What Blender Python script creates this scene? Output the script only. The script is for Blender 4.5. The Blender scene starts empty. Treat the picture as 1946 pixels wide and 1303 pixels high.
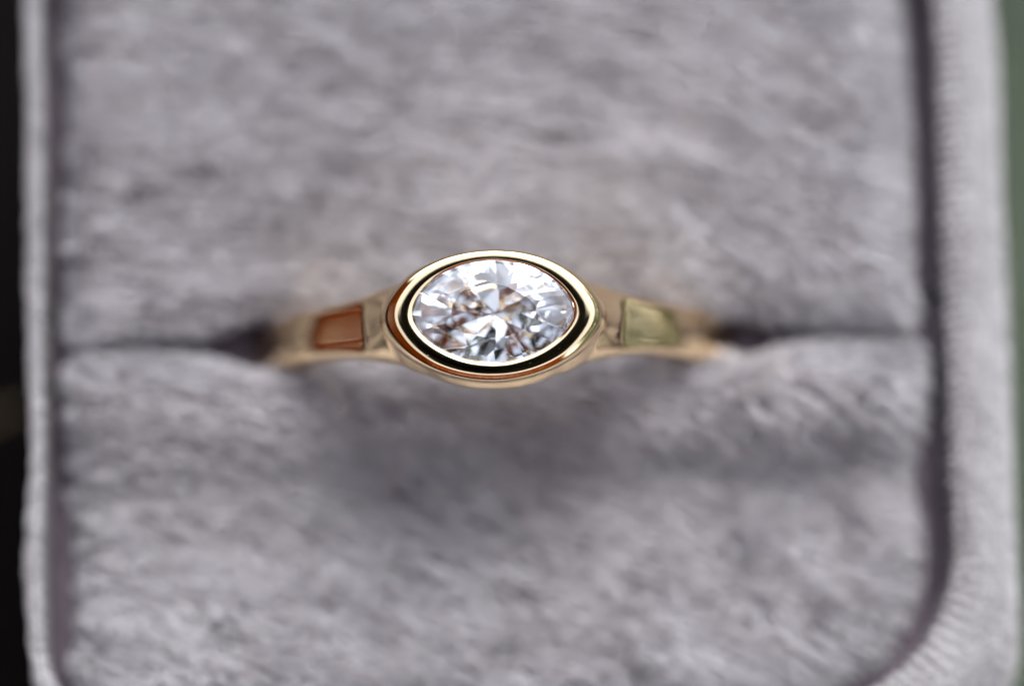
import bpy, bmesh, math, random
import numpy as np
from mathutils import Vector, Matrix, Euler

random.seed(9)
rng = np.random.default_rng(4)
MM = 0.001                       # everything small is written in millimetres
R = math.radians
TAU = 2 * math.pi
scene = bpy.context.scene

# ------------------------------------------------------------------ camera
D, TILT = 150.0, 9.0             # mm from the stone, degrees from plumb
AIM = Vector((0.68, -1.08, 0.0))
cam_data = bpy.data.cameras.new("camera")
cam = bpy.data.objects.new("camera", cam_data)
scene.collection.objects.link(cam)
VIEW = Vector((0, -math.sin(R(TILT)), math.cos(R(TILT))))
cam.location = (AIM + VIEW * D) * MM
cam.rotation_euler = (R(TILT), 0, 0)
cam_data.sensor_width = 36.0
cam_data.lens = 36.0 * D / 36.72
cam_data.clip_start = 0.005
cam_data.clip_end = 2000.0
cam_data.dof.use_dof = True
cam_data.dof.focus_distance = (D + 0.28) * MM
cam_data.dof.aperture_fstop = 9.2
scene.camera = cam

# ------------------------------------------------------------------ sky and sun
SUN_EL, SUN_AZ = 42.0, 18.0       # azimuth from +Y towards +X
world = bpy.data.worlds.new("World")
scene.world = world
world.use_nodes = True
wn, wl = world.node_tree.nodes, world.node_tree.links
wn.clear()
sky = wn.new("ShaderNodeTexSky")
sky.sky_type = 'NISHITA'
sky.sun_disc = False
sky.sun_elevation = R(SUN_EL)
sky.sun_rotation = R(SUN_AZ)
sky.air_density = 1.0
sky.dust_density = 0.8
sky.ozone_density = 1.0
hs = wn.new("ShaderNodeHueSaturation")
hs.inputs['Saturation'].default_value = 0.30      # thin overcast
bg = wn.new("ShaderNodeBackground")
bg.inputs['Strength'].default_value = 0.125
wo = wn.new("ShaderNodeOutputWorld")
wl.new(sky.outputs[0], hs.inputs['Color'])
wl.new(hs.outputs[0], bg.inputs['Color'])
wl.new(bg.outputs[0], wo.inputs['Surface'])

sun_data = bpy.data.lights.new("sun", 'SUN')
sun_data.energy = 0.65
sun_data.angle = R(26)
sun_data.color = (1.0, 0.97, 0.94)
sun = bpy.data.objects.new("sun", sun_data)
scene.collection.objects.link(sun)
sdir = Vector((math.sin(R(SUN_AZ)) * math.cos(R(SUN_EL)), math.cos(R(SUN_AZ)) * math.cos(R(SUN_EL)), math.sin(R(SUN_EL))))
sun.rotation_euler = sdir.to_track_quat('Z', 'Y').to_euler()

scene.view_settings.view_transform = 'Standard'
scene.view_settings.look = 'None'
scene.view_settings.exposure = 2.08
scene.view_settings.gamma = 1.0
scene.render.engine = 'CYCLES'
cy = scene.cycles
cy.use_denoising = True
cy.max_bounces = 28
cy.transmission_bounces = 28
cy.glossy_bounces = 12
cy.diffuse_bounces = 4
cy.blur_glossy = 0.0
cy.sample_clamp_indirect = 12.0
cy.caustics_reflective = True
cy.caustics_refractive = True

# ------------------------------------------------------------------ helpers
def empty(name, loc=(0, 0, 0), rz=0.0):
    o = bpy.data.objects.new(name, None)
    o.empty_display_size = 0.005
    o.location = loc
    o.rotation_euler = (0, 0, rz)
    scene.collection.objects.link(o)
    return o

def tag(o, label=None, cat=None, group=None, kind=None):
    for k, v in (("label", label), ("category", cat), ("group", group), ("kind", kind)):
        if v:
            o[k] = v
    return o

def link(name, me, mat=None, parent=None, smooth=True, sharp=None):
    if mat:
        me.materials.append(mat)
    if smooth:
        me.polygons.foreach_set("use_smooth", [True] * len(me.polygons))
        if sharp:
            me.set_sharp_from_angle(angle=R(sharp))
    o = bpy.data.objects.new(name, me)
    scene.collection.objects.link(o)
    if parent:
        o.parent = parent
    return o

def np_mesh(name, verts, quads):
    me = bpy.data.meshes.new(name)
    verts = np.asarray(verts, dtype=np.float32)
    quads = np.asarray(quads, dtype=np.int32)
    n, k = quads.shape
    me.vertices.add(len(verts))
    me.vertices.foreach_set("co", verts.ravel())
    me.loops.add(n * k)
    me.loops.foreach_set("vertex_index", quads.ravel())
    me.polygons.add(n)
    me.polygons.foreach_set("loop_start", np.arange(0, n * k, k, dtype=np.int32))
    me.update(calc_edges=True)
    me.validate()
    return me

def grid_faces(n, m, wrap_n=False, wrap_m=False, flip=False):
    i = np.arange(n if wrap_n else n - 1)
    j = np.arange(m if wrap_m else m - 1)
    I, J = np.meshgrid(i, j, indexing='ij')
    I2, J2 = (I + 1) % n, (J + 1) % m
    q = np.stack([I * m + J, I2 * m + J, I2 * m + J2, I * m + J2], -1).reshape(-1, 4)
    return q[:, ::-1] if flip else q

class Noise2:
    """smooth value noise on the plane, numpy"""
    def __init__(self, seed):
        self.t = np.random.default_rng(seed).uniform(-1, 1, (256, 256))
    def __call__(self, x, y):
        xi, yi = np.floor(x).astype(int), np.floor(y).astype(int)
        fx, fy = x - xi, y - yi
        fx, fy = fx * fx * (3 - 2 * fx), fy * fy * (3 - 2 * fy)
        g = lambda a, b: self.t[a & 255, b & 255]
        return ((g(xi, yi) * (1 - fx) + g(xi + 1, yi) * fx) * (1 - fy)
                + (g(xi, yi + 1) * (1 - fx) + g(xi + 1, yi + 1) * fx) * fy)

def bx(bm, x0, x1, y0, y1, z0, z1):
    vs = [bm.verts.new((x, y, z)) for z in (z0, z1) for y in (y0, y1) for x in (x0, x1)]
    for f in ((0, 2, 3, 1), (4, 5, 7, 6), (0, 1, 5, 4), (2, 6, 7, 3), (0, 4, 6, 2), (1, 3, 7, 5)):
        bm.faces.new([vs[i] for i in f])

def bm_mesh(name, bm):
    me = bpy.data.meshes.new(name)
    bmesh.ops.recalc_face_normals(bm, faces=bm.faces)
    bm.to_mesh(me)
    bm.free()
    return me

# ------------------------------------------------------------------ materials
def new_mat(name):
    m = bpy.data.materials.new(name)
    m.use_nodes = True
    nt = m.node_tree
    return m, nt.nodes, nt.links, nt.nodes['Principled BSDF']

def noise_colour(nodes, links, target, c0, c1, scale, detail=4, coord='Object', stretch=(1, 1, 1)):
    tc = nodes.new("ShaderNodeTexCoord")
    mp = nodes.new("ShaderNodeMapping")
    mp.inputs['Scale'].default_value = stretch
    nz = nodes.new("ShaderNodeTexNoise")
    nz.inputs['Scale'].default_value = scale
    nz.inputs['Detail'].default_value = detail
    cr = nodes.new("ShaderNodeValToRGB")
    cr.color_ramp.elements[0].position = 0.3
    cr.color_ramp.elements[1].position = 0.7
    cr.color_ramp.elements[0].color = (*c0, 1)
    cr.color_ramp.elements[1].color = (*c1, 1)
    links.new(tc.outputs[coord], mp.inputs['Vector'])
    links.new(mp.outputs[0], nz.inputs['Vector'])
    links.new(nz.outputs['Fac'], cr.inputs['Fac'])
    links.new(cr.outputs[0], target)
    return nz

# polished gold, with very fine polishing wear
gold, n, l, p = new_mat("yellow_gold")
p.inputs['Base Color'].default_value = (0.95, 0.73, 0.45, 1)
p.inputs['Metallic'].default_value = 1.0
tc = n.new("ShaderNodeTexCoord"); nz = n.new("ShaderNodeTexNoise"); mr = n.new("ShaderNodeMapRange")
nz.inputs['Scale'].default_value = 900.0; nz.inputs['Detail'].default_value = 5
mr.inputs['To Min'].default_value = 0.03; mr.inputs['To Max'].default_value = 0.10
l.new(tc.outputs['Object'], nz.inputs['Vector']); l.new(nz.outputs['Fac'], mr.inputs['Value'])
l.new(mr.outputs[0], p.inputs['Roughness'])
bp = n.new("ShaderNodeBump"); bp.inputs['Strength'].default_value = 0.05; bp.inputs['Distance'].default_value = 0.00003
mp = n.new("ShaderNodeMapping"); mp.inputs['Scale'].default_value = (1.0, 14.0, 1.0); mp.inputs['Rotation'].default_value = (0, 0, 0.5)
n2 = n.new("ShaderNodeTexNoise"); n2.inputs['Scale'].default_value = 2500.0; n2.inputs['Detail'].default_value = 3
ad = n.new("ShaderNodeMath"); ad.operation = 'MULTIPLY_ADD'; ad.inputs[1].default_value = 0.45
l.new(tc.outputs['Object'], mp.inputs['Vector']); l.new(mp.outputs[0], n2.inputs['Vector'])
l.new(n2.outputs['Fac'], ad.inputs[0]); l.new(nz.outputs['Fac'], ad.inputs[2])
l.new(ad.outputs[0], bp.inputs['Height']); l.new(bp.outputs[0], p.inputs['Normal'])

# diamond
diamond = bpy.data.materials.new("diamond")
diamond.use_nodes = True
n, l = diamond.node_tree.nodes, diamond.node_tree.links
n.clear()
out = n.new("ShaderNodeOutputMaterial")
g = n.new("ShaderNodeBsdfGlass")
g.inputs['Color'].default_value = (0.985, 0.99, 1.0, 1)
g.inputs['Roughness'].default_value = 0.0
g.inputs['IOR'].default_value = 2.418
l.new(g.outputs[0], out.inputs['Surface'])

def velvet(name, c0, c1, use_attr=True):
    m, n, l, p = new_mat(name)
    p.inputs['Roughness'].default_value = 0.9
    p.inputs['Specular IOR Level'].default_value = 0.15
    p.inputs['Sheen Weight'].default_value = 0.25
    p.inputs['Sheen Roughness'].default_value = 0.4
    if use_attr:
        at = n.new("ShaderNodeAttribute"); at.attribute_name = "fibre"
        cr = n.new("ShaderNodeValToRGB")
        cr.color_ramp.elements[0].color = (*c0, 1); cr.color_ramp.elements[1].color = (*c1, 1)
        l.new(at.outputs['Fac'], cr.inputs['Fac']); l.new(cr.outputs[0], p.inputs['Base Color'])
    else:
        noise_colour(n, l, p.inputs['Base Color'], c0, c1, 700.0)
    return m

pile_mat = velvet("lilac_grey_velvet", (0.465, 0.446, 0.466), (0.72, 0.697, 0.717))
cloth_mat = velvet("velvet_backing", (0.22, 0.19, 0.25), (0.29, 0.26, 0.32), False)

rim_mat = velvet("rim_velvet", (0.27, 0.258, 0.264), (0.35, 0.338, 0.344), False)
gap_shade_mat = velvet("plum_gap_shade", (0.085, 0.068, 0.085), (0.125, 0.10, 0.122), False)  # dark plum paints in the shade and lens fringe of the cushion gap

# ------------------------------------------------------------------ ground and bench
lawn_mat, n, l, p = new_mat("lawn")
p.inputs['Roughness'].default_value = 0.9
noise_colour(n, l, p.inputs['Base Color'], (0.11, 0.14, 0.095), (0.17, 0.20, 0.145), 6.0, 8)
GZ = -0.48
bm = bmesh.new()
bmesh.ops.create_grid(bm, x_segments=40, y_segments=40, size=600)
ground = link("ground", bm_mesh("ground", bm), lawn_mat)
ground.location.z = GZ
tag(ground, kind="structure")

blade_mat, n, l, p = new_mat("grass_blade")
p.inputs['Roughness'].default_value = 0.6
at = n.new("ShaderNodeAttribute"); at.attribute_name = "fibre"
cr = n.new("ShaderNodeValToRGB")
cr.color_ramp.elements[0].color = (0.14, 0.185, 0.125, 1); cr.color_ramp.elements[1].color = (0.27, 0.32, 0.24, 1)
l.new(at.outputs['Fac'], cr.inputs['Fac']); l.new(cr.outputs[0], p.inputs['Base Color'])

def strips(roots, mids, tips, side, w0, w1, w2):
    """bent two-quad strips; returns a mesh with a random 'fibre' value on each"""
    N = len(roots)
    V = np.empty((N, 6, 3), np.float32)
    V[:, 0], V[:, 1] = roots - side * w0, roots + side * w0
    V[:, 2], V[:, 3] = mids - side * w1, mids + side * w1
    V[:, 4], V[:, 5] = tips - side * w2, tips + side * w2
    b = (np.arange(N) * 6)[:, None]
    Q = np.concatenate([b + np.array([[0, 1, 3, 2]]), b + np.array([[2, 3, 5, 4]])], 1).reshape(-1, 4)
    return V.reshape(-1, 3), Q

def fibre_attr(me, vals):
    a = me.attributes.new("fibre", 'FLOAT', 'POINT')
    a.data.foreach_set("value", np.repeat(vals, 6).astype(np.float32))

N = 30000
rx, ry = rng.uniform(0.0, 0.7, N), rng.uniform(-0.5, 0.5, N)
roots = np.stack([rx, ry, np.full(N, GZ)], 1)
ang = rng.uniform(0, 2 * np.pi, N)
dr = np.stack([np.cos(ang), np.sin(ang), np.zeros(N)], 1)
h = rng.uniform(0.02, 0.05, N)[:, None]
up = np.array([[0, 0, 1.0]])
side = np.stack([-np.sin(ang), np.cos(ang), np.zeros(N)], 1)
V, Q = strips(roots, roots + up * h * 0.6 + dr * h * 0.15, roots + up * h + dr * h * 0.6, side, 0.0018, 0.0014, 0.0003)
me = np_mesh("grass", V, Q); fibre_attr(me, rng.random(N))
tag(link("grass", me, blade_mat), "short green grass growing beside the bench", "grass", kind="stuff")

wood_mat, n, l, p = new_mat("dark_stained_wood")
p.inputs['Roughness'].default_value = 0.85
p.inputs['Specular IOR Level'].default_value = 0.06
noise_colour(n, l, p.inputs['Base Color'], (0.002, 0.0015, 0.0015), (0.005, 0.0035, 0.003), 60.0, 6, stretch=(1, 0.08, 1))
TZ = -31.0
bench = empty("wooden_bench", (-0.13, 0.0, GZ))
tag(bench, "near-black stained wooden bench carrying the velvet ring box", "bench")
def child_mesh(name, x0, x1, y0, y1, z0, z1, mat, parent, bevel=0.002):
    bm = bmesh.new()
    bx(bm, x0, x1, y0, y1, z0, z1)
    bmesh.ops.bevel(bm, geom=bm.edges[:], offset=bevel, segments=2, affect='EDGES')
    return link(name, bm_mesh(name, bm), mat, parent, sharp=40)
top = TZ * MM - GZ
for k in range(3):               # planks run along Y; the last one ends just right of the box
    x1 = 0.13 + 0.0212 - k * 0.103
    child_mesh("plank", x1 - 0.1, x1, -0.5, 0.5, top - 0.025, top, wood_mat, bench)
for sy in (-0.4, 0.4):
    for x in (-0.16, 0.08):
        child_mesh("leg", x, x + 0.04, sy - 0.02, sy + 0.02, 0, top - 0.026, wood_mat, bench)

# ------------------------------------------------------------------ ring box
YAW = 1.2
box = empty("ring_box", (0, 0, TZ * MM), R(YAW))
tag(box, "lilac-grey velvet ring box with two padded cushions and a ribbed rim", "ring box")
BZ = -TZ                         # box-local z of the stone's top is BZ

nA, nB, nC, nD = Noise2(11), Noise2(12), Noise2(13), Noise2(14)
RIMZ = -0.45

def rr_sdf(x, y, x0, x1, y0, y1, rl, rr, ru):
    """inside distance to a rounded rectangle; lower corners rl (left) rr (right), upper corners ru"""
    cx, cy_ = (x0 + x1) / 2, (y0 + y1) / 2
    hx, hy = (x1 - x0) / 2, (y1 - y0) / 2
    low = y < cy_
    ul, ur = (ru if isinstance(ru, tuple) else (ru, ru))
    r = np.where(low, np.where(x < cx, rl, rr), np.where(x < cx, ul, ur))
    qx, qy = np.abs(x - cx) - hx + r, np.abs(y - cy_) - hy + r
    return -(np.minimum(np.maximum(qx, qy), 0) + np.hypot(np.maximum(qx, 0), np.maximum(qy, 0)) - r)

class Cushion:
    def __init__(self, which):
        self.w = which
        if which == 'lower':
            self.rect = (-16.15, 16.2, -13.85, -0.08); self.r = (2.6, 5.9, (0.6, 0.7))
        else:
            self.rect = (-16.1, 15.95, 0.36, 18.0); self.r = (0.6, 0.7, (4.5, 4.5))
    def d(self, x, y):
        d = rr_sdf(x, y, *self.rect, self.r[0], self.r[1], self.r[2])
        e = 0.10 * nA(x * 0.5 + 3, y * 0.5)                 # hand-made wavering edge
        dent = 0
        slot = np.exp(-(np.abs(y - 0.18) / 1.6) ** 2)
        for sx, wd, am in ((-8.9, 1.2, 1.35), (9.2, 1.15, 0.85)):
            dent = dent + am * np.exp(-((x - sx) / wd) ** 2)
        if self.w == 'upper':
            dent = dent * 0.8
        far = np.clip((np.abs(x) - 10.5) / 4, 0, 1)
        return d + e * 0.6 + 0.16 * (1 - slot) * nB(x * 0.4 + 60, y * 0.4) - dent * slot + 0.2 * far * far * (3 - 2 * far) * slot
    def z(self, x, y):
        d = np.clip(self.d(x, y), 0, None)
        r = 1.7 + 1.3 * np.clip((x - 9) / 5, 0, 1)
        t = np.clip(1 - d / r, 0, 1)
        z = -6.15 - r * (1 - np.sqrt(np.clip(1 - t * t, 0, 1))) * 1.1
        yy = y - 0.2
        if self.w == 'lower':
            q_ = np.clip((-yy - 2.4 + 0.5 * nA(x * 0.3 + 20, x * 0)) / 3.2, 0, 1); z = z - (1.5 + 0.4 * nB(x * 0.25, x * 0 + 9)) * q_ * q_ * (3 - 2 * q_) + 0.8 * np.clip((-yy - 6) / 7, 0, 1)
            z = z + 0.25 * np.exp(-((x + 12.3) / 3.2) ** 2 - ((yy + 2) / 2.0) ** 2) + 0.25 * np.exp(-((x - 12.3) / 3.2) ** 2 - ((yy + 2) / 2.0) ** 2)
        else:
            z = z - 0.35 * np.clip((yy - 5) / 8, 0, 1)
        z = z + 0.16 * nB(x * 0.22 + 5, y * 0.3) + 0.10 * nC(x * 0.55, y * 0.9)
        return z

def cushion_mesh(c):
    x0, x1, y0, y1 = c.rect
    xs, ys = np.arange(x0 - 0.3, x1 + 0.3, 0.16), np.arange(y0 - 0.3, y1 + 0.3, 0.16)
    X, Y = np.meshgrid(xs, ys, indexing='ij')
    d = c.d(X, Y)
    out_ = d < 0
    for _ in range(2):                                      # pull outside points onto the edge
        e = 0.02
        dd = c.d(X, Y)
        gx, gy = (c.d(X + e, Y) - dd) / e, (c.d(X, Y + e) - dd) / e
        g2 = gx * gx + gy * gy + 1e-6
        mv = np.where(out_, -dd / g2, 0)
        X, Y = X + gx * mv, Y + gy * mv
    Z = np.where(out_, -8.8, c.z(X, Y) - 0.12)
    V = np.stack([X, Y, Z + BZ], -1).reshape(-1, 3) * MM
    return np_mesh("cushion", V, grid_faces(len(xs), len(ys)))

def pile(P, Nn, flow, length, width, clump, name, edge=1.0):
    """fibres at points P (mm) with unit normals Nn, combed along flow"""
    N = len(P)
    ln = length * rng.uniform(0.7, 1.15, N) * edge
    x, y = P[:, 0], P[:, 1]
    # strokes: the nap lies in long brushed streaks along the flow
    u = x * flow[:, 0] + y * flow[:, 1]
    v = -x * flow[:, 1] + y * flow[:, 0]
    a = 0.45 * nA(u * 0.35, v * 0.8 + 7) + 0.3 * nB(u * 0.8 + 3, v * 2.6)
    ca, sa = np.cos(a), np.sin(a)
    fl = np.stack([flow[:, 0] * ca - flow[:, 1] * sa, flow[:, 0] * sa + flow[:, 1] * ca, np.zeros(N)], 1)
    lean = 0.95 + 0.42 * nC(u * 0.6 + 9, v * 1.7) + 0.55 * nD(u * 1.2, v * 3.6) + 0.28 * nA(x * 0.2 + 50, y * 0.33)
    dirv = Nn * 1.0 + fl * lean[:, None] + rng.normal(0, 0.18, (N, 3))
    # clumping: tips drift together in narrow locks
    g = clump
    iu, iv = np.round(u / (g * 2.2)), np.round(v / g)
    h1 = np.sin(iu * 127.1 + iv * 311.7) * 43758.5453; h1 -= np.floor(h1)
    h2 = np.sin(iu * 269.5 + iv * 183.3) * 43758.5453; h2 -= np.floor(h2)
    dv_ = ((iv + (h2 - 0.5) * 0.8) * g - v) * 0.5 / g
    dirv[:, 0] -= dv_ * flow[:, 1]
    dirv[:, 1] += dv_ * flow[:, 0]
    dirv /= np.linalg.norm(dirv, axis=1)[:, None]
    mid = P + (Nn * 0.55 + dirv * 0.45) * (ln * 0.5)[:, None]
    tip = P + dirv * ln[:, None]
    s = np.cross(dirv, rng.normal(0, 1, (N, 3)))
    s /= np.linalg.norm(s, axis=1)[:, None]
    V, Q = strips(P, mid, tip, s, width, width * 0.9, width * 0.4)
    V[:, 2] += BZ
    me = np_mesh(name, V * MM, Q)
    fv = 0.5 + 0.26 * nB(u * 0.8 + 31, v * 2.4) + 0.12 * nD(x * 0.4, y * 0.5) + rng.normal(0, 0.10, N) + (h1 - 0.5) * 0.25
    fibre_attr(me, np.clip(fv, 0, 1))
    return me

for which in ('upper', 'lower'):
    c = Cushion(which)
    co = link("cushion", cushion_mesh(c), cloth_mat, box)
    co["label"] = "upper velvet cushion" if which == 'upper' else "lower velvet cushion with hollow under the ring"
    x0, x1, y0, y1 = c.rect
    N = int((x1 - x0) * (y1 - y0) * 300)
    x, y = rng.uniform(x0 - 0.1, x1 + 0.1, N), rng.uniform(y0 - 0.1, y1 + 0.1, N)
    k = c.d(x, y) > 0.005
    x, y = x[k], y[k]
    z = c.z(x, y)
    e = 0.04
    nx, ny = -(c.z(x + e, y) - c.z(x - e, y)) / (2 * e), -(c.z(x, y + e) - c.z(x, y - e)) / (2 * e)
    nx, ny = np.clip(nx, -3, 3), np.clip(ny, -3, 3)
    Nn = np.stack([nx, ny, np.ones_like(nx)], 1); Nn /= np.linalg.norm(Nn, axis=1)[:, None]
    P = np.stack([x, y, z - 0.12], 1)
    th = R(-8) + R(-18) * np.clip((-y) / 8, 0, 1) + R(-14) * np.clip(x / 12, 0, 1) * (y > 0)
    flow = np.stack([np.cos(th), np.sin(th)], 1)
    me = pile(P, Nn, flow, 0.78, 0.022, 0.30, "velvet_pile", np.clip(0.22 + c.d(x, y) / 0.85, 0.22, 1))
    tag(link("velvet_pile", me, pile_mat, co, smooth=False), kind="stuff")

# rim: a corrugated velvet wall round the cushions
def rr_path(x0, x1, y0, y1, rll, rlr, rur, rul, step):
    """counter-clockwise rounded rectangle: points, outward normals, arc length"""
    pts, nor = [], []
    def arc(cx, cy_, r, a0):
        for i in range(int(r * math.pi / 2 / step) + 1):
            a = a0 + min(1, i * step / (r * math.pi / 2)) * math.pi / 2
            pts.append((cx + r * math.cos(a), cy_ + r * math.sin(a))); nor.append((math.cos(a), math.sin(a)))
    def line(xa, ya, xb, yb, nv):
        L = math.hypot(xb - xa, yb - ya); m = max(1, int(L / step))
        for i in range(1, m):
            pts.append((xa + (xb - xa) * i / m, ya + (yb - ya) * i / m)); nor.append(nv)
    line(x0 + rll, y0, x1 - rlr, y0, (0, -1)); arc(x1 - rlr, y0 + rlr, rlr, -math.pi / 2)
    line(x1, y0 + rlr, x1, y1 - rur, (1, 0)); arc(x1 - rur, y1 - rur, rur, 0)
    line(x1 - rur, y1, x0 + rul, y1, (0, 1)); arc(x0 + rul, y1 - rul, rul, math.pi / 2)
    line(x0, y1 - rul, x0, y0 + rll, (-1, 0)); arc(x0 + rll, y0 + rll, rll, math.pi)
    pts, nor = np.array(pts), np.array(nor)
    s = np.concatenate([[0], np.cumsum(np.linalg.norm(np.diff(pts, axis=0), axis=1))])
    return pts, nor, s

rp, rn, rs = rr_path(-16.95, 16.85, -14.2, 18.6, 3.4, 6.4, 5.5, 5.5, 0.07)
t_ = np.full(len(rp), 0.3)                                       # out to the outer wall, which has its own squarer corners
for _ in range(60):
    q_ = rp + rn * t_[:, None]
    t_ = t_ + 0.5 * rr_sdf(q_[:, 0], q_[:, 1], -17.45, 19.35, -16.0, 20.4, 4.4, 4.4, (5.5, 5.5))
rimw = t_ / 1.08
prof = [(0.0, -20.0), (0.0, -14.0), (0.0, -9.0), (0.0, -7.0), (0.0, -6.2), (0.02, -5.7), (0.08, -5.45), (0.18, -5.28), (0.30, -5.2),
        (0.45, -5.18), (0.60, -5.30), (0.74, -5.55), (0.86, -5.95), (0.95, -6.5), (1.02, -7.3), (1.06, -9.0), (1.1, -14.0), (1.15, -22.0), (1.17, -31.0)]
ridge = [0, 0, 0, .2, .7, 1, 1, .9, .6, .3, .12, 0, 0, 0, 0, 0, 0, 0, 0]
rows = []
rib = np.cos(rs * 2 * np.pi / 0.43)
wob = 0.12 * nA(rs * 0.25, rs * 0 + 1.3)
for (u, z), rg in zip(prof, ridge):
    off = u * rimw + wob * (0.5 + u)
    o2 = off - 0.09 * rg * rib
    xy = rp + rn * o2[:, None]
    rows.append(np.stack([xy[:, 0], xy[:, 1], np.full(len(rp), z + BZ + RIMZ) + 0.05 * rg * rib + 0.08 * nB(rs * 0.3, rs * 0 + z)], 1))
V = np.stack(rows, 1)
rows[-1][:, 2] = 0
V[:, -1, 2] = 0
rim = link("rim", np_mesh("rim", V.reshape(-1, 3) * MM, grid_faces(len(rp), len(prof), wrap_n=True, flip=True)), rim_mat, box)
rim.data.materials.append(gap_shade_mat)
rim.data.polygons.foreach_set("material_index", np.tile((np.arange(len(prof) - 1) < 5).astype(np.int32), len(rp)))  # inner wall takes the painted gap shade
rim["label"] = "ribbed velvet rim round the cushions"
# short nap on the rim
m_, k_ = len(rp), len(prof)
N = 60000
ii = rng.integers(0, m_, N); jj = rng.integers(5, 15, N)
fu, fv = rng.random(N)[:, None], rng.random(N)[:, None]
A, B_, C_, D_ = V[ii, jj], V[(ii + 1) % m_, jj], V[ii, jj + 1], V[(ii + 1) % m_, jj + 1]
P = (A * (1 - fu) + B_ * fu) * (1 - fv) + (C_ * (1 - fu) + D_ * fu) * fv
Nn = np.cross(B_ - A, C_ - A); Nn /= np.linalg.norm(Nn, axis=1)[:, None] + 1e-9
oc = np.stack([rn[ii, 0], rn[ii, 1], np.ones(N)], 1)
sgn = np.sign((Nn * np.where((jj < 7)[:, None], np.stack([-rn[ii, 0], -rn[ii, 1], np.full(N, .3)], 1), oc)).sum(1)); Nn *= sgn[:, None]
P[:, 2] -= BZ
flow = np.stack([np.full(N, 0.7), np.full(N, -0.7)], 1)
me = pile(P, Nn, flow, 0.17, 0.018, 0.2, "velvet_pile")
tag(link("velvet_pile", me, pile_mat, rim, smooth=False), kind="stuff")
# floor of the box
# four boards, added to floor the shaded gap, leave a slit just wide enough for the ring
for x0_, x1_, y0_, y1_ in ((-0.01678, 0.01683, -0.01418, -0.00115), (-0.01678, 0.01683, 0.00155, 0.01858),
                           (-0.01678, -0.0089, -0.00112, 0.00152), (0.0089, 0.01683, -0.00112, 0.00152)):
    child_mesh("insert_board", x0_, x1_, y0_, y1_, 0.018, (BZ - 8.2) * MM, gap_shade_mat, box, 0.0003)
child_mesh("box_floor", -0.0168, 0.0170, -0.0142, 0.0186, 0.0005, 0.006, cloth_mat, box, 0.0005)

# ------------------------------------------------------------------ ring
RYAW = 0.9
ring = empty("gold_ring", (0, 0, 0), R(RYAW))
tag(ring, "polished yellow gold ring with pointed oval diamond, pushed in the velvet slot", "ring")

def vesica(a, b, r, th):
    """polar radius of a lens shape with rounded tips (half length a, half height b, tip radius r)"""
    a0, b0 = a - r, b - r
    Rk = (a0 * a0 + b0 * b0) / (2 * b0)
    c, s = np.abs(np.cos(th)), np.abs(np.sin(th))
    # ray with big arc: centre (0, -(Rk-b0)), radius Rk + r
    k = Rk - b0; RR = Rk + r
    t1 = -s * k + np.sqrt(np.maximum((s * k) ** 2 - k * k + RR * RR, 0))
    # ray with tip circle: centre (a0, 0)
    disc = (c * a0) ** 2 - a0 * a0 + r * r
    t2 = c * a0 + np.sqrt(np.maximum(disc, 0))
    # the arc applies until the join direction from big centre through the tip centre
    px, py = c * t1, s * t1
    ok = px / np.maximum(py + k, 1e-9) <= a0 / k
    return np.where(ok, t1, t2)

def outline(a, b, M, full=0.0):
    """moval loop: fuller above, more lens-like below"""
    th = np.linspace(0, 2 * np.pi, M, endpoint=False)
    el = a * b / np.sqrt((b * np.cos(th)) ** 2 + (a * np.sin(th)) ** 2)
    ve = vesica(a, b, b * 0.34, th)
    w = 0.66 - 0.22 * np.sin(th) + 0.10 * np.cos(th) - full
    r = el * (1 - w) + ve * w
    return np.stack([r * np.cos(th), r * np.sin(th)], 1)

AI, BI = 2.92, 1.85              # visible edge of the stone
AO, BO = 4.12, 2.38              # outer edge of the bezel lip

# --- band: one swept body that flares into the shoulders
RB, ZC = 9.2, -10.2
wx = np.array([0, 1.0, 2.0, 2.6, 3.1, 3.6, 4.0, 4.5, 5.0, 5.6, 6.4, 7.5, 9.6, 12])
ww = np.array([2.50, 2.44, 2.20, 1.98, 1.84, 1.64, 1.47, 1.31, 1.17, 1.06, 1.0, 0.98, 0.98, 0.98])
wt = np.array([2.34, 2.26, 1.95, 1.62, 1.26, 0.92, 0.70, 0.55, 0.50, 0.48, 0.48, 0.48, 0.48, 0.48])
def smooth_interp(x, xp, fp):
    m = np.gradient(fp, xp)
    i = np.clip(np.searchsorted(xp, x) - 1, 0, len(xp) - 2)
    h = xp[i + 1] - xp[i]; t = (x - xp[i]) / h
    return ((2*t**3-3*t**2+1)*fp[i] + (t**3-2*t**2+t)*h*m[i] + (-2*t**3+3*t**2)*fp[i+1] + (t**3-t**2)*h*m[i+1])
def top_z(x):
    """height of the band's top line over x (upper half)"""
    ax = np.abs(x)
    circ = ZC + np.sqrt(np.maximum(RB * RB - ax * ax, 0.0))
    x1_, x0_ = 4.95, 3.65
    z1, s1 = ZC + math.sqrt(RB * RB - x1_ * x1_), -x1_ / math.sqrt(RB * RB - x1_ * x1_)
    z0, s0 = -0.74, -0.6
    t = np.clip((ax - x0_) / (x1_ - x0_), 0, 1); h = x1_ - x0_
    fil = (2*t**3-3*t**2+1)*z0 + (t**3-2*t**2+t)*h*s0 + (-2*t**3+3*t**2)*z1 + (t**3-t**2)*h*s1
    return np.where(ax >= x1_, circ, np.where(ax >= x0_, fil, z0 + 0.18 * np.clip(1 - (ax / x0_) ** 2, 0, 1) * 0))
_lp = outline(AO, BO, 512); _lp = _lp[_lp[:, 1] > -1e-6]; _lp = _lp[np.argsort(np.abs(_lp[:, 0]))]
_lo = outline(AO, BO, 512); _lo = _lo[_lo[:, 1] <= 1e-6]
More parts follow.
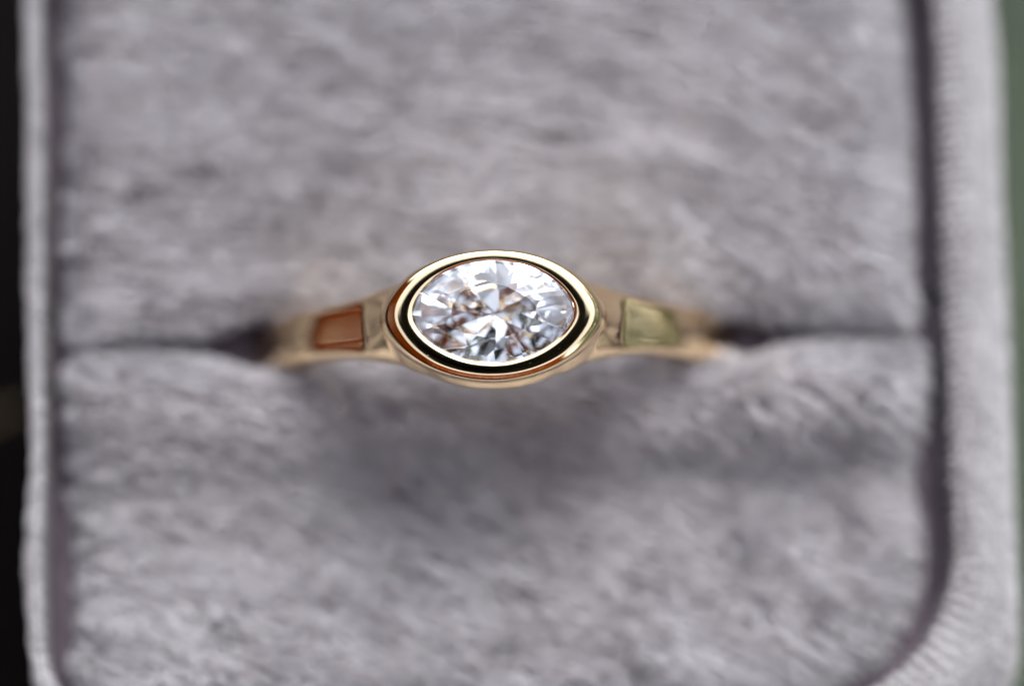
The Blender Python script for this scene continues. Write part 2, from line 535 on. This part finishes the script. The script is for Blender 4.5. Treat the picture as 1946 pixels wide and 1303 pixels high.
_g = np.linspace(0, AO, 80)
def _half(pts):
    p_ = pts[pts[:, 0] >= 0]; q_ = pts[pts[:, 0] <= 0]
    f = lambda z: np.interp(_g, np.sort(np.abs(z[:, 0])), np.abs(z[:, 1])[np.argsort(np.abs(z[:, 0]))], right=0)
    return np.minimum(f(p_), f(q_))
LIPX, LIPY = _g, np.minimum(_half(_lp), _half(_lo))       # half width hidden under the collar
M = 720
# parameter: dense near the top
phi = np.linspace(-np.pi, np.pi, M, endpoint=False)
NS = 48
sa = np.linspace(0, 2 * np.pi, NS, endpoint=False)
rowsV = []
RIN = 8.05
for f in phi:
    dx, dz = math.sin(f), math.cos(f)
    if dz > 0:
        # find the radius along this ray where z meets top_z
        lo, hi = RB - 0.01, 14.0
        for _ in range(40):
            mid_ = (lo + hi) / 2
            if ZC + mid_ * dz > float(top_z(np.array(mid_ * dx))): hi = mid_
            else: lo = mid_
        ro = lo
    else:
        ro = RB
    ro = max(ro, RB)
    xx = abs(ro * dx) if dz > 0 else 9.6
    w = float(smooth_interp(np.array([xx]), wx, ww)[0])
    t = float(np.maximum(0.48 * min(1, max(0, (xx - 2.0) / 1.5)), np.interp(xx, LIPX, LIPY) * 0.88 - 0.02))
    th_ = ro - RIN
    q = np.linspace(0, 1, 13)
    k_ = float(np.clip((4.7 - xx) / 1.1, 0, 1)) if dz > 0 else 0.0     # shoulders: straight flanks; band: rounded edges
    k_ = k_ * k_ * (3 - 2 * k_)
    sy = (1 - k_) * np.sin(q * math.pi / 2) ** 0.8 + k_ * (0.9 * q + 0.1 * np.sin(q * math.pi / 2))
    sd = (1 - k_) * (1 - np.cos(q * math.pi / 2) ** 0.8) + k_ * (0.9 * q + 0.1 * q * q)
    fl_ = -0.05 * (t < 0.7)
    q2 = q[1:] * math.pi / 2
    # right half, from the top centre outwards and down, then under to the inner centre
    hy_ = np.concatenate([np.linspace(0, t, 7)[:-1], t + (w - t) * sy, w - 0.22 * (1 - np.cos(q2)), np.linspace(w - 0.22, 0, 5)[1:]])
    hr_ = np.concatenate([fl_ * np.linspace(0, 1, 7)[:-1] ** 2, fl_ - 0.62 * th_ * sd, fl_ - 0.62 * th_ - (0.38 * th_ + fl_) * np.sin(q2), np.full(4, -th_)])
    yy = np.concatenate([hy_, -hy_[-2:0:-1]])
    rr = ro + np.concatenate([hr_, hr_[-2:0:-1]])
    rowsV.append(np.stack([rr * dx, yy, ZC + rr * dz], 1))
V = np.stack(rowsV, 0)
band_me = np_mesh("band", V.reshape(-1, 3), grid_faces(M, V.shape[1], True, True))
# open the seat for the stone
hole = bmesh.new()
lp = outline(AI + 0.30, BI + 0.16, 96, 0.15)
vt = [hole.verts.new((x, y, 1.0)) for x, y in lp]; vb = [hole.verts.new((x * 0.86, y * 0.86, -3.2)) for x, y in lp]
hole.faces.new(vt); hole.faces.new(vb[::-1])
for i in range(len(lp)):
    hole.faces.new((vt[i], vb[i], vb[(i + 1) % len(lp)], vt[(i + 1) % len(lp)]))
hole_ob = bpy.data.objects.new("hole", bm_mesh("hole", hole)); scene.collection.objects.link(hole_ob)
tmp = bpy.data.objects.new("band_tmp", band_me); scene.collection.objects.link(tmp)
bmn = bmesh.new(); bmn.from_mesh(band_me); bmesh.ops.recalc_face_normals(bmn, faces=bmn.faces); bmn.to_mesh(band_me); bmn.free()
bo = tmp.modifiers.new("cut", 'BOOLEAN'); bo.operation = 'DIFFERENCE'; bo.object = hole_ob; bo.solver = 'EXACT'
dg = bpy.context.evaluated_depsgraph_get()
cut = bpy.data.meshes.new_from_object(tmp.evaluated_get(dg))
bpy.data.objects.remove(tmp); bpy.data.objects.remove(hole_ob)
cut.transform(Matrix.Scale(MM, 4)); cut.name = "band"
band = link("band", cut, gold, ring, sharp=35)

# --- bezel: a closed ring lofted from the stone's edge over the lip and down into the band
prof = [(0.02, -2.35), (0.10, -1.4), (0.17, -0.62), (0.10, -0.40), (0.0, -0.235), (0.015, -0.20),
        (0.11, -0.156), (0.14, -0.150), (0.22, -0.1485), (0.30, -0.149), (0.38, -0.151), (0.46, -0.155), (0.54, -0.162), (0.62, -0.173), (0.68, -0.186),
        (0.74, -0.206), (0.80, -0.233), (0.86, -0.266), (0.91, -0.302), (0.95, -0.340), (0.985, -0.385), (1.0, -0.43), (1.003, -0.52), (1.0, -0.70), (0.98, -1.0), (0.95, -1.45), (0.6, -1.7), (0.3, -2.3)]
MB = 256
BTILT = 0.065                    # the collar leans a little to the near side
rowsV = []
for s, z in prof:
    xy = outline(AI + (AO - AI) * s, BI + (BO - BI) * s, MB, 0.14 * (1 - s))
    xy[:, 1] += 0.09 * (1 - s)                            # the stone sits a touch high in its collar
    zz = np.full(MB, z)
    if s < 0.2 and z > -0.3:                             # the burnished edge wavers where it was pushed over
        xy *= 1 + 0.005 * nA(np.cos(np.linspace(0, TAU, MB, endpoint=False)) * 4, np.sin(np.linspace(0, TAU, MB, endpoint=False)) * 4 + 40)[:, None]
    if 0.25 < s and z > -0.8:                            # the lip rolls off further towards its two tips
        zz = np.where(zz < -0.1515, -0.1515 + (z + 0.1515) * (1 + 2.4 * (np.abs(xy[:, 0]) / (AI + (AO - AI) * s)) ** 4), zz)
    if s > 0.7:
        zz = np.minimum(zz, prevz - 0.012)
    prevz = zz.copy()
    zz = zz + BTILT * xy[:, 1]
    rowsV.append(np.column_stack([xy, zz]))
V = np.stack(rowsV, 0)
me = np_mesh("bezel", V.reshape(-1, 3) * MM, grid_faces(len(prof), MB, True, True))
bmn = bmesh.new(); bmn.from_mesh(me); bmesh.ops.recalc_face_normals(bmn, faces=bmn.faces); bmn.to_mesh(me); bmn.free()
bezel = link("bezel", me, gold, ring, sharp=24)

random.seed(35)
# --- stone: an oval brilliant cut facet by facet
AG, BG, ZG = AI + 0.07, BI + 0.05, -0.42
st = bmesh.new()
lp = outline(AG, BG, 64, 0.14)
vt = [st.verts.new((x, y, 1.5)) for x, y in lp]; vb = [st.verts.new((x, y, -3.5)) for x, y in lp]
st.faces.new(vt); st.faces.new(vb[::-1])
for i in range(64):
    st.faces.new((vt[i], vb[i], vb[(i + 1) % 64], vt[(i + 1) % 64]))
bmesh.ops.recalc_face_normals(st, faces=st.faces)
def cutp(az, rho, zr, slope, up_, jit=0.06):
    """plane in unit-circle space through radius rho at height zr, falling outwards by slope; scaled to the oval"""
    az += random.gauss(0, jit * 0.8); slope *= 1 + random.gauss(0, jit)
    c, s = math.cos(az), math.sin(az)
    nrm = Vector((slope * c / AG, slope * s / BG, 1.0 if up_ else -1.0)).normalized()
    co = Vector((rho * c * AG, rho * s * BG, zr))
    g = bmesh.ops.bisect_plane(st, geom=st.verts[:] + st.edges[:] + st.faces[:], dist=1e-6, plane_co=co, plane_no=nrm, clear_outer=True)
    ed = [e for e in g['geom_cut'] if isinstance(e, bmesh.types.BMEdge)]
    if ed:
        bmesh.ops.holes_fill(st, edges=ed, sides=0)
TABLE, CH, PD = 0.54, 0.22, 1.75
g2 = 0.03
for k in range(16):              # upper girdle
    cutp(TAU * (k + 0.5) / 16, 0.985, ZG + g2, 1.245 * CH / (1 - TABLE), True)
for k in range(8):               # crown mains
    cutp(TAU * k / 8, 1.0, ZG + g2, CH / (1 - TABLE), True)
for k in range(8):               # stars
    rho = TABLE * math.cos(math.pi / 8)
    cutp(TAU * (k + 0.5) / 8, rho, ZG + g2 + CH, 0.54 * CH / (1 - TABLE), True)
cutp(0.0, 0.0, ZG + g2 + CH, 0.0, True, 0)
for k in range(16):              # lower girdle
    cutp(TAU * (k + 0.5) / 16, 0.985, ZG - g2, PD * 1.045, False)
for k in range(8):               # pavilion mains
    cutp(TAU * k / 8, 1.0, ZG - g2, PD, False)
    cutp(TAU * (k + 0.5) / 8, 0.62, ZG - g2 - PD * 0.36, PD * 0.93, False)
cutp(0.0, 0.0, ZG - g2 - PD * 0.985, 0.0, False, 0)
bmesh.ops.dissolve_degenerate(st, dist=1e-5, edges=st.edges[:])
stone_me = bm_mesh("diamond", st)
stone_me.transform(Matrix.Scale(MM, 4) @ Matrix.Rotation(math.atan(BTILT), 4, 'X') @ Matrix.Translation((0, 0.09, 0)))
stone = link("diamond", stone_me, diamond, ring, smooth=False)

# a pinprick inclusion in the stone, and dust on the metal
inc_mat, n, l, p = new_mat("brown_inclusion")
noise_colour(n, l, p.inputs['Base Color'], (0.03, 0.015, 0.008), (0.08, 0.04, 0.02), 20000.0)
bm = bmesh.new()
bmesh.ops.create_icosphere(bm, subdivisions=1, radius=0.034)
for v in bm.verts:
    v.co *= random.uniform(0.6, 1.3)
    v.co += Vector((-0.60, -0.66, -0.52))
bmesh.ops.scale(bm, vec=(MM, MM, MM), verts=bm.verts)
link("inclusion", bm_mesh("inclusion", bm), inc_mat, stone)
dust_mat, n, l, p = new_mat("dust")
p.inputs['Roughness'].default_value = 0.9
noise_colour(n, l, p.inputs['Base Color'], (0.3, 0.28, 0.25), (0.5, 0.48, 0.45), 9000.0)
bm = bmesh.new()
for src, cnt in ((bezel.data, 18), (band.data, 26)):
    vs = [v for v in src.vertices if v.normal.z > 0.25 and v.co.z > -0.0045 and abs(v.co.x) < 0.0075]
    for v in random.sample(vs, min(cnt, len(vs))):
        g_ = bmesh.ops.create_icosphere(bm, subdivisions=1, radius=random.choice((0.007, 0.009, 0.011, 0.016)) * MM)
        q_ = Vector((random.uniform(.6, 1.8), random.uniform(.6, 1.2), 0.6))
        for w_ in g_['verts']:
            w_.co = Vector((w_.co.x * q_.x, w_.co.y * q_.y, w_.co.z * q_.z)) + v.co
tag(link("dust_specks", bm_mesh("dust_specks", bm), dust_mat, ring), kind="stuff")

# ------------------------------------------------------------------ straw on the bench
straw_mat, n, l, p = new_mat("dry_straw")
p.inputs['Roughness'].default_value = 0.6
noise_colour(n, l, p.inputs['Base Color'], (0.07, 0.05, 0.02), (0.12, 0.09, 0.04), 500.0)
bm = bmesh.new()
pa, pb = Vector((-30, -5.2, TZ + 3)), Vector((-18.9, -0.6, TZ + 12))
prev = None
for i in range(9):
    t = i / 8
    c = pa.lerp(pb, t) + Vector((0, 0.4 * math.sin(t * 3), 0.3 * math.sin(t * 5)))
    rad = 0.35 * (1 - 0.5 * t)
    ringv = [bm.verts.new((c + Vector((0, math.cos(a) * rad, math.sin(a) * rad))) * MM) for a in [TAU * q / 8 for q in range(8)]]
    if prev:
        for q in range(8):
            bm.faces.new((prev[q], prev[(q + 1) % 8], ringv[(q + 1) % 8], ringv[q]))
    else:
        bm.faces.new(ringv[::-1])
    prev = ringv
bm.faces.new(prev)
straw = link("straw", bm_mesh("straw", bm), straw_mat)
tag(straw, "dry tan straw stalk leaning against the box's left wall", "straw")

# ------------------------------------------------------------------ what the polished metal mirrors
fence_mat, n, l, p = new_mat("red_cedar")
p.inputs['Specular IOR Level'].default_value = 0.0
p.inputs['Roughness'].default_value = 0.7
noise_colour(n, l, p.inputs['Base Color'], (0.095, 0.018, 0.001), (0.15, 0.031, 0.002), 5.0, 6, stretch=(1, 1, 0.1))
def fence(label, loc, rz, length):
    f = empty("board_fence", loc, rz)
    tag(f, label, "fence", "cedar board fences beside the bench")
    bw = 0.14
    m0 = None
    for k in range(int(length / bw)):
        if m0 is None:
            o = child_mesh("board", -bw / 2 + 0.004, bw / 2 - 0.004, -0.011, 0.011, 0.05, 2.25, fence_mat, f, 0.004)
            m0 = o.data
        else:
            o = bpy.data.objects.new("board", m0); scene.collection.objects.link(o); o.parent = f
        o.location = (-length / 2 + bw * (k + 0.5), random.uniform(-0.003, 0.003), random.uniform(-0.02, 0.02))
    for z in (0.4, 1.8):
        child_mesh("rail", -length / 2, length / 2, 0.013, 0.06, z, z + 0.09, fence_mat, f, 0.004)
    return f
fence("red-brown cedar board fence mirrored in the ring's left shoulder", (-1.1, -0.3, GZ), R(-90), 3.2)
fence("red-brown cedar board fence mirrored along the bezel's lower lip", (0.1, -2.2, GZ), 0, 3.6)

leaf_mat, n, l, p = new_mat("hedge_leaf")
p.inputs['Roughness'].default_value = 0.5
at = n.new("ShaderNodeAttribute"); at.attribute_name = "fibre"
cr = n.new("ShaderNodeValToRGB")
cr.color_ramp.elements[0].color = (0.065, 0.105, 0.02, 1); cr.color_ramp.elements[1].color = (0.17, 0.21, 0.06, 1)
l.new(at.outputs['Fac'], cr.inputs['Fac']); l.new(cr.outputs[0], p.inputs['Base Color'])
hedge = empty("hedge", (3.1, 0.2, GZ))
tag(hedge, "leafy yellow-green hedge mirrored in the ring's right shoulder", "hedge")
N = 34000
hx = rng.uniform(-0.45, 0.45, N); hy = rng.uniform(-2.6, 2.6, N); hz = rng.uniform(0.02, 2.75, N) + 0.15 * nA(hy * 1.5, hy * 0)
keep = (np.abs(hx) > 0.28 + 0.1 * nB(hy * 3, hz * 3)) | (hz > 2.45)
hx, hy, hz = hx[keep], hy[keep], hz[keep]; N = len(hx)
P = np.stack([hx, hy, hz], 1)
dv = rng.normal(0, 1, (N, 3)) + np.array([[0, 0, 0.4]]); dv /= np.linalg.norm(dv, axis=1)[:, None]
s = np.cross(dv, rng.normal(0, 1, (N, 3))); s /= np.linalg.norm(s, axis=1)[:, None]
V, Q = strips(P, P + dv * 0.055, P + dv * 0.11, s, 0.01, 0.032, 0.005)
me = np_mesh("foliage", V, Q); fibre_attr(me, rng.random(N))
tag(link("foliage", me, leaf_mat, hedge), kind="stuff")
bark_mat, n, l, p = new_mat("bark")
p.inputs['Roughness'].default_value = 0.9
noise_colour(n, l, p.inputs['Base Color'], (0.05, 0.035, 0.02), (0.11, 0.08, 0.05), 30)
for k in range(7):
    child_mesh("stem", -0.02, 0.02, -2.4 + k * 0.8 - 0.02, -2.4 + k * 0.8 + 0.02, 0, 2.4, bark_mat, hedge, 0.006)

# the camera that took the picture: its lens is the black in the bezel's flat
black, n, l, p = new_mat("black_camera_body")
noise_colour(n, l, p.inputs['Base Color'], (0.012, 0.012, 0.012), (0.022, 0.022, 0.022), 300.0)
p.inputs['Roughness'].default_value = 0.6
lens_glass, n, l, p = new_mat("coated_lens")
p.inputs['Roughness'].default_value = 0.05
noise_colour(n, l, p.inputs['Base Color'], (0.004, 0.004, 0.006), (0.006, 0.005, 0.009), 40.0)
pc = empty("photo_camera", (AIM + VIEW * (D + 14)) * MM)
pc.rotation_euler = (R(TILT), 0, 0)
tag(pc, "black camera with macro lens mirrored as the dark line in the bezel", "camera")
def lathe(name, prof, seg, mat, parent, sharp=30):
    a = np.linspace(0, TAU, seg, endpoint=False)
    V = np.stack([np.stack([r * np.cos(a), r * np.sin(a), np.full(seg, z)], 1) for r, z in prof], 0)
    return link(name, np_mesh(name, V.reshape(-1, 3) * MM, grid_faces(len(prof), seg, False, True, True)), mat, parent, sharp=sharp)
lathe("lens_barrel", [(30, 6), (36, 2), (45, 0), (47, 1), (45, 12), (38, 20), (38, 34), (42, 36), (42, 52), (36, 55), (0.1, 55)], 48, black, pc)  # front flared wide to spread the black reflection on the lip
lathe("front_element", [(0.1, 3), (12, 3.8), (22, 5.2), (30, 7)], 48, lens_glass, pc)
child_mesh("camera_body", -0.078, 0.078, -0.052, 0.05, 0.056, 0.105, black, pc, 0.008)
child_mesh("viewfinder_hump", -0.03, 0.03, 0.051, 0.08, 0.058, 0.115, black, pc, 0.006)
child_mesh("added_grip", -0.076, 0.076, -0.102, -0.053, 0.055, 0.106, black, pc, 0.008)  # added below the body to extend the bezel's dark reflection
child_mesh("hand_grip", 0.079, 0.1, -0.1, 0.045, 0.045, 0.108, black, pc, 0.007)
